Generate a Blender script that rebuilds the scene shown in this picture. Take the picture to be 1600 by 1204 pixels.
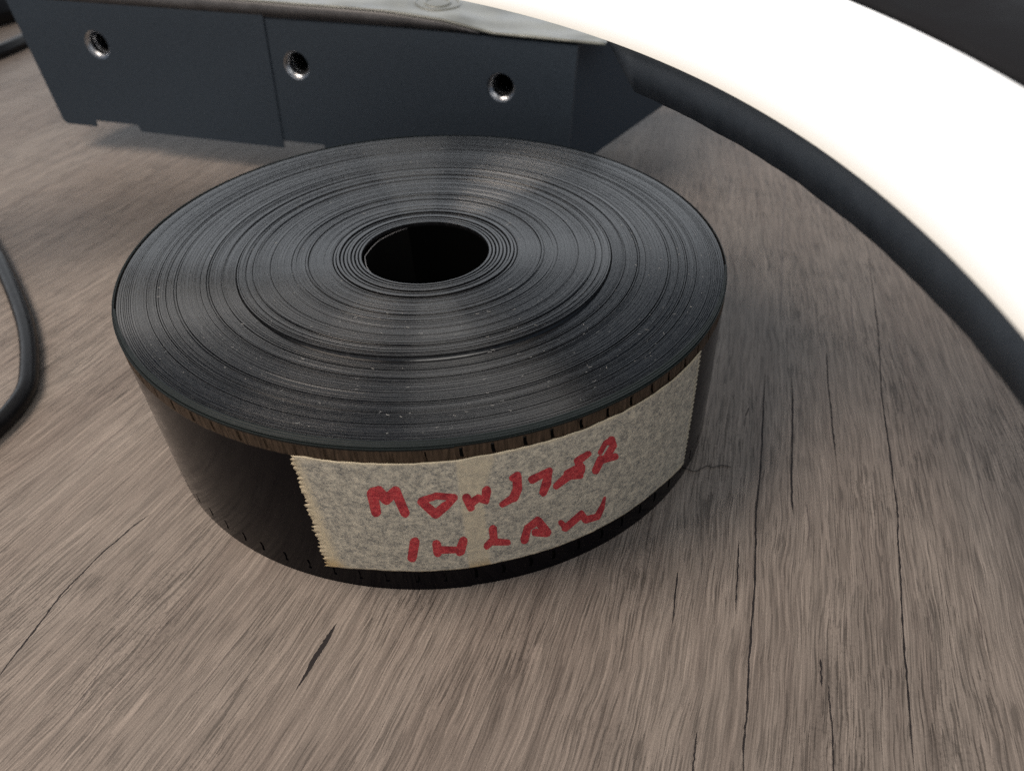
# A wound roll of 35 mm film with a hand-lettered tape label on a wood-grain table,
# seen past the glowing inner wall of a round lamp. All lengths below are millimetres.
import bpy, bmesh, math, random
import numpy as np
from mathutils import Vector, Matrix
from mathutils.geometry import delaunay_2d_cdt

S = 0.001
scene = bpy.context.scene
for o in list(bpy.data.objects):
    bpy.data.objects.remove(o)
COL = scene.collection
rnd = random.Random(7)
rng = np.random.default_rng(11)

# ------------------------------------------------------------------ camera
cam_d = bpy.data.cameras.new('camera')
cam_d.sensor_width = 36.0
cam_d.lens = 1246.9 / 1600 * 36.0
cam_d.clip_start = 0.004
cam_d.clip_end = 50
cam = bpy.data.objects.new('camera', cam_d)
COL.objects.link(cam)
yaw, pitch, rol = 0.1076, 0.6760, -0.0159
fw = Vector((math.sin(yaw) * math.cos(pitch), math.cos(yaw) * math.cos(pitch), -math.sin(pitch)))
rt = Vector((math.cos(yaw), -math.sin(yaw), 0))
up = rt.cross(fw)
rt2 = math.cos(rol) * rt + math.sin(rol) * up
up2 = -math.sin(rol) * rt + math.cos(rol) * up
M = Matrix((rt2, up2, -fw)).transposed().to_4x4()
M.translation = Vector((0, -145.06, 113.02)) * S
cam.matrix_world = M
cam_d.dof.use_dof = True
cam_d.dof.focus_distance = 0.132
cam_d.dof.aperture_fstop = 26
scene.camera = cam

# ------------------------------------------------------------------ light
world = bpy.data.worlds.new('World')
scene.world = world
world.use_nodes = True
wb = world.node_tree.nodes['Background']
wb.inputs['Color'].default_value = (0.58, 0.76, 1.0, 1)
wb.inputs['Strength'].default_value = 0.16

def area(name, loc, target, size, size_y, power, color, shape='RECTANGLE'):
    d = bpy.data.lights.new(name, 'AREA')
    d.shape = shape
    d.size = size
    d.size_y = size_y
    d.energy = power
    d.color = color
    o = bpy.data.objects.new(name, d)
    COL.objects.link(o)
    o.location = loc
    o.rotation_euler = (Vector(target) - Vector(loc)).to_track_quat('-Z', 'Y').to_euler()
    return o

area('room_lamp', (-0.245, -0.03, 0.415), (-0.02, 0, 0.02), 0.24, 0.24, 1.75, (1.0, 0.865, 0.74), 'DISK')
area('window_light', (0.0, 0.85, 0.275), (0, 0, 0.22), 3.0, 0.50, 6.3, (0.94, 0.97, 1.0))

area('front_fill', (0.06, -0.44, 0.40), (0.01, -0.12, 0.0), 0.34, 0.28, 1.0, (1.0, 0.95, 0.88))  # unseen fill, added on the camera side to brighten the taped front

scene.view_settings.view_transform = 'Standard'
scene.view_settings.look = 'None'
scene.view_settings.gamma = 1
scene.view_settings.exposure = 0.1
scene.render.engine = 'CYCLES'
scene.cycles.max_bounces = 8
scene.cycles.use_denoising = False

# ------------------------------------------------------------------ helpers
def link(name, me, mat=None, parent=None):
    o = bpy.data.objects.new(name, me)
    COL.objects.link(o)
    if mat is not None and me is not None:
        for m in (mat if isinstance(mat, (list, tuple)) else [mat]):
            me.materials.append(m)
    if parent is not None:
        o.parent = parent
    return o

def pyd(name, verts, faces, mat=None, parent=None, smooth=False):
    me = bpy.data.meshes.new(name)
    me.from_pydata([tuple(c * S for c in v) for v in verts], [], faces)
    me.update()
    if smooth:
        me.polygons.foreach_set('use_smooth', [True] * len(me.polygons))
    return link(name, me, mat, parent)

def grid_mesh(name, P, close_u=False, mat=None, parent=None, smooth=True, uv=None):
    """P: array (nu, nv, 3) in mm; quads between neighbours."""
    nu, nv = P.shape[:2]
    me = bpy.data.meshes.new(name)
    me.vertices.add(nu * nv)
    me.vertices.foreach_set('co', (P.reshape(-1, 3) * S).astype(np.float32).ravel())
    iu = np.arange(nu if close_u else nu - 1)
    iv = np.arange(nv - 1)
    a = iu[:, None] * nv + iv[None]
    b = ((iu[:, None] + 1) % nu) * nv + iv[None]
    q = np.stack([a, b, b + 1, a + 1], -1).reshape(-1, 4)
    n = len(q)
    me.loops.add(n * 4)
    me.loops.foreach_set('vertex_index', q.astype(np.int32).ravel())
    me.polygons.add(n)
    me.polygons.foreach_set('loop_start', np.arange(0, n * 4, 4, dtype=np.int32))
    me.polygons.foreach_set('loop_total', np.full(n, 4, dtype=np.int32))
    if smooth:
        me.polygons.foreach_set('use_smooth', np.ones(n, dtype=bool))
    if uv is not None:
        l = me.uv_layers.new(name='UVMap')
        l.data.foreach_set('uv', uv.reshape(-1, 2)[q.ravel()].astype(np.float32).ravel())
    me.update(calc_edges=True)
    me.validate()
    return link(name, me, mat, parent)

def empty(name, loc=(0, 0, 0)):
    o = bpy.data.objects.new(name, None)
    o.empty_display_size = 0.01
    COL.objects.link(o)
    o.location = [c * S for c in loc]
    return o

def tag(o, label, cat, group=None):
    o['label'] = label
    o['category'] = cat
    if group:
        o['group'] = group
    return o

def smooth_path(pts, n):
    """Catmull-Rom through pts, n samples per span."""
    P = [np.array(q, float) for q in pts]
    P = [2 * P[0] - P[1]] + P + [2 * P[-1] - P[-2]]
    out = []
    for i in range(1, len(P) - 2):
        a, b, c, d = P[i - 1:i + 3]
        for k in range(n):
            t = k / n
            out.append(0.5 * (2 * b + (c - a) * t + (2 * a - 5 * b + 4 * c - d) * t * t + (3 * b - a - 3 * c + d) * t ** 3))
    out.append(P[-2])
    return np.array(out)

def tube(name, pts, r, mat, parent=None, n=6, seg=20):
    Q = smooth_path(pts, n)
    T = np.gradient(Q, axis=0)
    T /= np.linalg.norm(T, axis=1)[:, None]
    A = np.cross(T, np.array([0.0, 0.0, 1.0]))
    A /= np.linalg.norm(A, axis=1)[:, None] + 1e-9
    B = np.cross(A, T)
    th = np.linspace(0, 2 * math.pi, seg + 1)
    R = Q[:, None] + r * (np.cos(th)[None, :, None] * A[:, None] + np.sin(th)[None, :, None] * B[:, None])
    return grid_mesh(name, R, mat=mat, parent=parent)

def lathe(name, prof, cx, cy, a0, a1, n, mat, parent=None, smooth=False, jit=None):
    """Revolve a closed (r, z) profile from angle a0 to a1 degrees."""
    full = abs(a1 - a0) >= 359.99
    th = np.radians(np.linspace(a0, a1, n + (0 if full else 1), endpoint=not full))
    pr = np.array(prof + [prof[0]], float)
    P = np.zeros((len(th), len(pr), 3))
    P[..., 0] = cx + pr[None, :, 0] * np.cos(th)[:, None]
    P[..., 1] = cy + pr[None, :, 0] * np.sin(th)[:, None]
    P[..., 2] = pr[None, :, 1]
    if jit is not None:
        P = jit(P, th)
    o = grid_mesh(name, P, close_u=full, mat=mat, parent=parent, smooth=smooth)
    if not full:
        bm = bmesh.new()
        bm.from_mesh(o.data)
        bmesh.ops.remove_doubles(bm, verts=bm.verts, dist=1e-8)
        ed = [e for e in bm.edges if e.is_boundary]
        bmesh.ops.holes_fill(bm, edges=ed, sides=0)
        bm.to_mesh(o.data)
        bm.free()
    return o

def bevel(o, w, seg=2, angle=30):
    m = o.modifiers.new('bevel', 'BEVEL')
    m.width = w * S
    m.segments = seg
    m.limit_method = 'ANGLE'
    m.angle_limit = math.radians(angle)
    return o

# ------------------------------------------------------------------ node helper
class NT:
    def __init__(self, name):
        self.mat = bpy.data.materials.new(name)
        self.mat.use_nodes = True
        self.t = self.mat.node_tree
        self.b = self.t.nodes['Principled BSDF']
    def n(self, typ, ins=None, **kw):
        nd = self.t.nodes.new(typ)
        for k, v in kw.items():
            setattr(nd, k, v)
        for k, v in (ins or {}).items():
            self.set(nd.inputs[k], v)
        return nd
    def set(self, sock, v):
        if isinstance(v, bpy.types.NodeSocket):
            self.t.links.new(v, sock)
        else:
            sock.default_value = v
    def P(self, **kw):
        for k, v in kw.items():
            self.set(self.b.inputs[k.replace('_', ' ')], v)
    def math(self, op, a, b=0.0, c=None, clamp=False):
        nd = self.n('ShaderNodeMath', {0: a, 1: b}, operation=op)
        if c is not None:
            self.set(nd.inputs[2], c)
        nd.use_clamp = clamp
        return nd.outputs[0]
    def mm(self):
        tc = self.n('ShaderNodeTexCoord')
        return self.n('ShaderNodeVectorMath', {0: tc.outputs['Object'], 1: (1000, 1000, 1000)}, operation='MULTIPLY').outputs[0]
    def sep(self, v):
        s = self.n('ShaderNodeSeparateXYZ', {0: v})
        return s.outputs[0], s.outputs[1], s.outputs[2]
    def comb(self, x, y, z=0.0):
        return self.n('ShaderNodeCombineXYZ', {0: x, 1: y, 2: z}).outputs[0]
    def noise(self, vec, scale=1.0, detail=2.0, rough=0.5, dist=0.0):
        return self.n('ShaderNodeTexNoise', {'Vector': vec, 'Scale': scale, 'Detail': detail, 'Roughness': rough, 'Distortion': dist}).outputs[0]
    def ramp(self, fac, stops):
        r = self.n('ShaderNodeValToRGB', {0: fac})
        e = r.color_ramp.elements
        while len(e) < len(stops):
            e.new(0.5)
        for el, (pos, c) in zip(e, stops):
            el.position = pos
            el.color = (c, c, c, 1) if not isinstance(c, tuple) else (*c, 1)
        return r.outputs[0]
    def mix(self, fac, a, b, blend='MIX'):
        nd = self.n('ShaderNodeMix', data_type='RGBA', blend_type=blend)
        self.set(nd.inputs[0], fac)
        self.set(nd.inputs[6], a if isinstance(a, bpy.types.NodeSocket) else (*a, 1))
        self.set(nd.inputs[7], b if isinstance(b, bpy.types.NodeSocket) else (*b, 1))
        return nd.outputs[2]
    def rng(self, v, a, b, c=0.0, d=1.0):
        return self.n('ShaderNodeMapRange', {0: v, 1: a, 2: b, 3: c, 4: d}).outputs[0]
    def bump(self, h, dist, strength=1.0):
        nd = self.n('ShaderNodeBump', {'Height': h, 'Distance': dist * S, 'Strength': strength})
        self.set(self.b.inputs['Normal'], nd.outputs[0])

# ------------------------------------------------------------------ materials
def make_wood():
    t = NT('wood_laminate')
    x, y, z = t.sep(t.mm())
    ca, sa = math.cos(math.radians(25)), math.sin(math.radians(25))
    xy = t.math('MULTIPLY', x, y)
    u = t.math('ADD', t.math('SUBTRACT', t.math('MULTIPLY', x, ca), t.math('MULTIPLY', y, sa)), t.math('MULTIPLY', xy, 0.0012))
    v = t.math('ADD', t.math('MULTIPLY', x, sa), t.math('MULTIPLY', y, ca))
    wob = t.noise(t.comb(t.math('MULTIPLY', u, 0.03), t.math('MULTIPLY', v, 0.010)), 1.0, 2.0)
    u = t.math('ADD', u, t.math('MULTIPLY', t.math('SUBTRACT', wob, 0.5), 5.0))
    wob2 = t.noise(t.comb(t.math('MULTIPLY', u, 0.15), t.math('MULTIPLY', v, 0.07)), 1.0, 2.0)
    u = t.math('ADD', u, t.math('MULTIPLY', t.math('SUBTRACT', wob2, 0.5), 1.3))
    def uv(a, b, off=0.0):
        return t.comb(t.math('MULTIPLY', u, a), t.math('MULTIPLY', v, b), off)
    fibre = t.noise(uv(3.2, 0.060), 1.0, 2.0, 0.60)
    fine = t.noise(uv(5.0, 0.085, 2.0), 1.0, 2.0, 0.6)
    fibre2 = t.noise(uv(0.8, 0.018, 5.0), 1.0, 3.0, 0.6)
    tone = t.noise(uv(0.045, 0.008, 9.0), 1.0, 3.0, 0.55)
    streak = t.noise(uv(0.30, 0.012, 3.0), 1.0, 3.0, 0.6)
    pores = t.noise(uv(3.6, 0.13, 12.0), 1.0, 1.0, 0.5)
    pores2 = t.noise(uv(2.0, 0.065, 17.0), 1.0, 1.5, 0.5)
    patch = t.noise(uv(0.07, 0.030, 21.0), 1.0, 2.0, 0.5)
    cross = t.noise(uv(2.0, 1.3, 30.0), 1.0, 3.0, 0.7)
    grit = t.noise(uv(7.0, 2.2, 40.0), 1.0, 2.0, 0.6)
    base = t.mix(t.rng(tone, 0.3, 0.7), (0.268, 0.219, 0.187), (0.348, 0.298, 0.258))
    base = t.mix(t.math('MULTIPLY', t.rng(streak, 0.52, 0.74), 0.55), base, (0.165, 0.130, 0.112))
    f = t.rng(fibre, 0.32, 0.66, 0.70, 1.08)
    f = t.math('MULTIPLY', f, t.rng(fine, 0.34, 0.62, 0.70, 1.08))
    f = t.math('MULTIPLY', f, t.rng(fibre2, 0.3, 0.7, 0.84, 1.12))
    f = t.math('MULTIPLY', f, t.rng(grit, 0.3, 0.7, 0.86, 1.12))
    pm = t.math('MAXIMUM', t.rng(pores, 0.60, 0.63), t.math('MULTIPLY', t.rng(pores2, 0.60, 0.64), 0.8))
    pm = t.math('MULTIPLY', pm, t.rng(patch, 0.36, 0.60, 0.30, 1.0))
    f = t.math('MULTIPLY', f, t.math('SUBTRACT', 1.0, t.math('MULTIPLY', pm, 0.48)))
    cm = t.math('MULTIPLY', t.rng(cross, 0.52, 0.64), t.rng(patch, 0.50, 0.64))
    f = t.math('MULTIPLY', f, t.math('SUBTRACT', 1.0, t.math('MULTIPLY', cm, 0.30)))
    col = t.n('ShaderNodeVectorMath', {0: base, 3: f}, operation='SCALE').outputs[0]
    t.P(Base_Color=col, Roughness=t.rng(fibre, 0.2, 0.8, 0.50, 0.66), Specular_IOR_Level=0.22)
    h = t.math('ADD', t.math('MULTIPLY', fibre, 0.6), t.math('SUBTRACT', t.math('MULTIPLY', fine, 0.5), t.math('MULTIPLY', pm, 0.8)))
    t.bump(h, 0.12, 0.7)
    return t.mat

def make_plain(name, col, rough, spec=0.5, metal=0.0, nscale=0.0, namp=0.2, bump=0.0, **kw):
    t = NT(name)
    t.P(Base_Color=(*col, 1), Roughness=rough, Specular_IOR_Level=spec, Metallic=metal, **kw)
    if nscale:
        nz = t.noise(t.mm(), nscale, 3.0, 0.6)
        c = t.n('ShaderNodeVectorMath', {0: col, 3: t.rng(nz, 0.3, 0.7, 1 - namp, 1 + namp)}, operation='SCALE').outputs[0]
        t.P(Base_Color=c, Roughness=t.rng(nz, 0.3, 0.7, rough * 0.85, min(1, rough * 1.15)))
        if bump:
            t.bump(nz, bump, 0.6)
    return t.mat

def make_coil():
    t = NT('film_edges')
    p = t.mm()
    x, y, z = t.sep(p)
    r = t.math('SQRT', t.math('ADD', t.math('MULTIPLY', x, x), t.math('MULTIPLY', y, y)))
    th = t.math('ARCTAN2', y, x)
    lay = t.noise(t.comb(t.math('MULTIPLY', r, 3.2), t.math('MULTIPLY', th, 0.8)), 1.0, 3.0, 0.7)
    scr = t.noise(t.comb(t.math('MULTIPLY', r, 6.0), t.math('MULTIPLY', th, 22.0), 4.0), 1.0, 3.0, 0.7)
    dust = t.noise(p, 2.6, 3.0, 0.7)
    dm = t.math('MULTIPLY', t.rng(dust, 0.60, 0.78), 0.12)
    base = t.mix(t.rng(lay, 0.35, 0.7), (0.003, 0.003, 0.0035), (0.008, 0.008, 0.009))
    base = t.mix(t.math('MULTIPLY', t.rng(scr, 0.56, 0.76), 0.35), base, (0.036, 0.036, 0.038))
    base = t.mix(dm, base, (0.10, 0.10, 0.10))
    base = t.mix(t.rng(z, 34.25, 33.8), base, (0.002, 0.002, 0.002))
    tan = t.n('ShaderNodeTangent', direction_type='RADIAL', axis='Z')
    t.P(Base_Color=base, Roughness=t.rng(scr, 0.3, 0.8, 0.16, 0.34), Specular_IOR_Level=t.rng(z, 33.8, 34.25, 0.01, 0.80), Anisotropic=0.72, Anisotropic_Rotation=0.25, Tangent=tan.outputs[0])
    h = t.math('ADD', lay, t.math('MULTIPLY', scr, 0.4))
    t.bump(h, 0.04, 0.35)
    return t.mat

def make_wrap():
    t = NT('film_base')
    p = t.mm()
    x, y, z = t.sep(p)
    th = t.math('ARCTAN2', y, x)
    s = t.math('MULTIPLY', th, 59.0)
    edge_n = t.noise(t.comb(t.math('MULTIPLY', s, 0.5), 0.0), 1.0, 2.0)
    zz = t.math('ADD', z, t.math('MULTIPLY', t.math('SUBTRACT', edge_n, 0.5), 0.5))
    streak = t.noise(t.comb(t.math('MULTIPLY', s, 1.6), t.math('MULTIPLY', z, 0.12)), 1.0, 3.0, 0.7)
    brown = t.mix(t.rng(streak, 0.30, 0.72), (0.018, 0.013, 0.009), (0.110, 0.074, 0.050))
    band = t.math('MULTIPLY', t.rng(zz, 31.8, 32.1), t.rng(z, 34.62, 34.45))
    dark = t.mix(t.rng(z, 34.5, 34.7), (0.0035, 0.003, 0.0045), (0.008, 0.012, 0.012))
    sm = t.noise(p, 0.35, 3.0, 0.6)
    t.P(Base_Color=t.mix(band, dark, brown), Roughness=t.math('ADD', t.rng(sm, 0.3, 0.7, 0.09, 0.20), t.math('MULTIPLY', t.rng(z, 31.9, 32.1), 0.35)), Specular_IOR_Level=t.rng(z, 34.3, 34.6, 0.08, 0.18))
    t.bump(t.noise(p, 0.12, 2.0), 0.25, 0.3)
    return t.mat

def make_tape():
    t = NT('masking_tape')
    uvn = t.n('ShaderNodeUVMap', uv_map='UVMap')
    u, v, _ = t.sep(uvn.outputs[0])
    p = t.comb(u, v)
    fib = None
    for k, (ang, sc) in enumerate(((0.25, 1.5), (1.2, 1.7), (2.1, 1.6), (2.8, 1.8))):
        c, s = math.cos(ang), math.sin(ang)
        a = t.math('ADD', t.math('MULTIPLY', u, c), t.math('MULTIPLY', v, s))
        b = t.math('SUBTRACT', t.math('MULTIPLY', v, c), t.math('MULTIPLY', u, s))
        nz = t.noise(t.comb(t.math('MULTIPLY', a, sc * 0.62), t.math('MULTIPLY', b, sc * 3.0), 7.0 * k), 1.0, 2.0, 0.6, 0.4)
        w = t.rng(nz, 0.56, 0.70)
        fib = w if fib is None else t.math('MAXIMUM', fib, w)
    blot = t.noise(p, 0.55, 4.0, 0.7)
    blot2 = t.noise(p, 1.5, 4.0, 0.78)
    fine = t.noise(p, 3.6, 3.0, 0.7)
    see = t.rng(t.math('ADD', t.math('MULTIPLY', blot, 0.5), t.math('MULTIPLY', blot2, 0.5)), 0.41, 0.56)
    see = t.math('MULTIPLY', see, t.rng(fine, 0.34, 0.60, 0.40, 1.0))
    see = t.math('MULTIPLY', see, t.math('SUBTRACT', 1.0, t.math('MULTIPLY', fib, 0.7)))
    eu = t.math('ADD', u, t.math('MULTIPLY', t.math('SUBTRACT', blot2, 0.5), 3.0))
    left = t.math('ADD', U0, t.math('MULTIPLY', t.rng(v, 32.0, 5.0), 1.6))
    edge = t.rng(t.math('SUBTRACT', eu, left), 0.4, 2.2, 1.0, 0.0)
    edge = t.math('MAXIMUM', edge, t.rng(t.math('SUBTRACT', U1, eu), 0.2, 1.0, 0.7, 0.0))
    ev = t.math('ADD', v, t.math('MULTIPLY', t.math('SUBTRACT', blot2, 0.5), 1.2))
    edge = t.math('MAXIMUM', edge, t.rng(t.math('SUBTRACT', 32.2, ev), 0.1, 0.7, 0.8, 0.0))
    edge = t.math('MAXIMUM', edge, t.rng(t.math('SUBTRACT', ev, 5.6), 0.1, 0.5, 0.5, 0.0))
    bu = t.math('ADD', u, t.math('MULTIPLY', t.math('SUBTRACT', blot2, 0.5), 1.0))
    wide = t.rng(v, 24.0, 31.0, 0.0, 2.2)
    ridge = t.math('MULTIPLY', t.rng(bu, UB - 0.3, UB + 0.1), t.rng(t.math('SUBTRACT', bu, wide), UB + 3.2, UB + 3.8, 1.0, 0.0))
    edge = t.math('MAXIMUM', edge, t.math('MULTIPLY', ridge, 0.62))
    see = t.math('MULTIPLY', see, t.math('SUBTRACT', 1.0, t.math('MULTIPLY', edge, 0.85)))
    warm = t.math('MAXIMUM', t.math('MULTIPLY', edge, 0.8), t.rng(blot, 0.5, 0.75, 0.0, 0.35))
    paper = t.mix(warm, (0.68, 0.615, 0.49), (0.72, 0.60, 0.40))
    stain = t.math('MULTIPLY', t.rng(v, 7.8, 5.6), t.math('MAXIMUM', ridge, t.rng(t.math('SUBTRACT', eu, left), 3.0, 0.5)))
    paper = t.mix(t.math('MULTIPLY', stain, 0.7), paper, (0.60, 0.42, 0.19))
    col = t.mix(t.math('MULTIPLY', see, 0.95), paper, (0.095, 0.108, 0.125))
    t.P(Base_Color=col, Roughness=0.75, Specular_IOR_Level=0.3)
    t.bump(t.math('ADD', t.math('MULTIPLY', fib, 0.6), t.math('MULTIPLY', fine, 0.5)), 0.09, 0.6)
    return t.mat

def make_ink():
    t = NT('red_marker_ink')
    p = t.mm()
    x, y, z = t.sep(p)
    u = t.math('MULTIPLY', t.math('ARCTAN2', y, x), 59.2)
    fib = None
    for k, (ang, sc) in enumerate(((0.3, 1.6), (1.3, 1.8), (2.2, 1.7))):
        c, sn = math.cos(ang), math.sin(ang)
        a = t.math('ADD', t.math('MULTIPLY', u, c), t.math('MULTIPLY', z, sn))
        b = t.math('SUBTRACT', t.math('MULTIPLY', z, c), t.math('MULTIPLY', u, sn))
        w = t.rng(t.noise(t.comb(t.math('MULTIPLY', a, sc * 0.62), t.math('MULTIPLY', b, sc * 3.0), 7.0 * k), 1.0, 2.0, 0.6, 0.4), 0.52, 0.68)
        fib = w if fib is None else t.math('MAXIMUM', fib, w)
    pool = t.noise(p, 0.55, 2.0, 0.5)
    spot = t.noise(p, 2.4, 3.0, 0.7)
    c = t.mix(t.rng(spot, 0.36, 0.64), (0.30, 0.022, 0.034), (0.62, 0.055, 0.066))
    c = t.mix(t.math('MULTIPLY', fib, 0.75), c, (0.74, 0.14, 0.13))
    c = t.mix(t.rng(pool, 0.48, 0.66, 0.0, 0.6), c, (0.22, 0.014, 0.026))
    t.P(Base_Color=c, Roughness=0.72, Specular_IOR_Level=0.25)
    t.bump(t.math('ADD', t.math('MULTIPLY', fib, 0.6), t.math('MULTIPLY', spot, 0.4)), 0.09, 0.6)
    return t.mat

def make_glow():
    t = NT('lit_diffuser')
    x, y, z = t.sep(t.mm())
    k = t.rng(z, 76.0, 78.5, 0.0, 1.0)
    t.P(Base_Color=(0.5, 0.49, 0.47, 1), Roughness=0.45)
    t.set(t.b.inputs['Emission Color'], t.mix(k, (1.0, 0.91, 0.78), (1.0, 1.0, 1.0)))
    t.set(t.b.inputs['Emission Strength'], t.rng(z, 76.0, 82.5, 0.52, 1.10))
    return t.mat

R_ROLL = 58.95
TX, TY = -1.27, -2.01            # the windings lean a little towards the front
HX, HY = -0.30, -1.63            # and the hole sits a little off centre
RT = R_ROLL + 0.22
U0, U1, UB = math.radians(-112.2) * RT, math.radians(-40.8) * RT, math.radians(-88.2) * RT

m_wood = make_wood()
m_crack = make_plain('dark_crack_print', (0.026, 0.022, 0.022), 0.75, 0.2)
m_faint = make_plain('faint_grain_print', (0.120, 0.094, 0.082), 0.55)
m_coil = make_coil()
m_wrap = make_wrap()
m_tape = make_tape()
m_ink = make_ink()
m_glow = make_glow()
m_rim = make_plain('black_rim_plastic', (0.036, 0.047, 0.062), 0.55, 0.4, nscale=0.3, namp=0.1)
m_house = make_plain('dark_housing_plastic', (0.013, 0.013, 0.015), 0.8, 0.12, nscale=0.2, namp=0.12)
m_box = make_plain('black_painted_panel', (0.034, 0.048, 0.066), 0.65, 0.35, nscale=1.5, namp=0.12, bump=0.03)
m_lit_edge = make_plain('lit_film_edge', (0.20, 0.20, 0.21), 0.4)  # loose end's top edge: its catch of light put into a pale colour
m_bore = make_plain('dark_bore', (0.002, 0.002, 0.002), 0.9, 0.02)
m_steel = make_plain('worn_steel', (0.50, 0.52, 0.55), 0.32, 0.5, 1.0, nscale=0.8, namp=0.25)
m_pale = make_plain('pale_plastic', (0.24, 0.25, 0.225), 0.36, 0.5, nscale=0.11, namp=0.40)
m_grey = make_plain('grey_plastic_edge', (0.095, 0.095, 0.10), 0.4, 0.5, nscale=0.15, namp=0.25)
m_rubber = make_plain('black_rubber', (0.007, 0.007, 0.008), 0.34, 0.16, nscale=0.5, namp=0.2)
m_thread = make_plain('dark_thread', (0.03, 0.025, 0.024), 0.8)
m_dust = make_plain('pale_dust', (0.45, 0.44, 0.42), 0.9)

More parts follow.
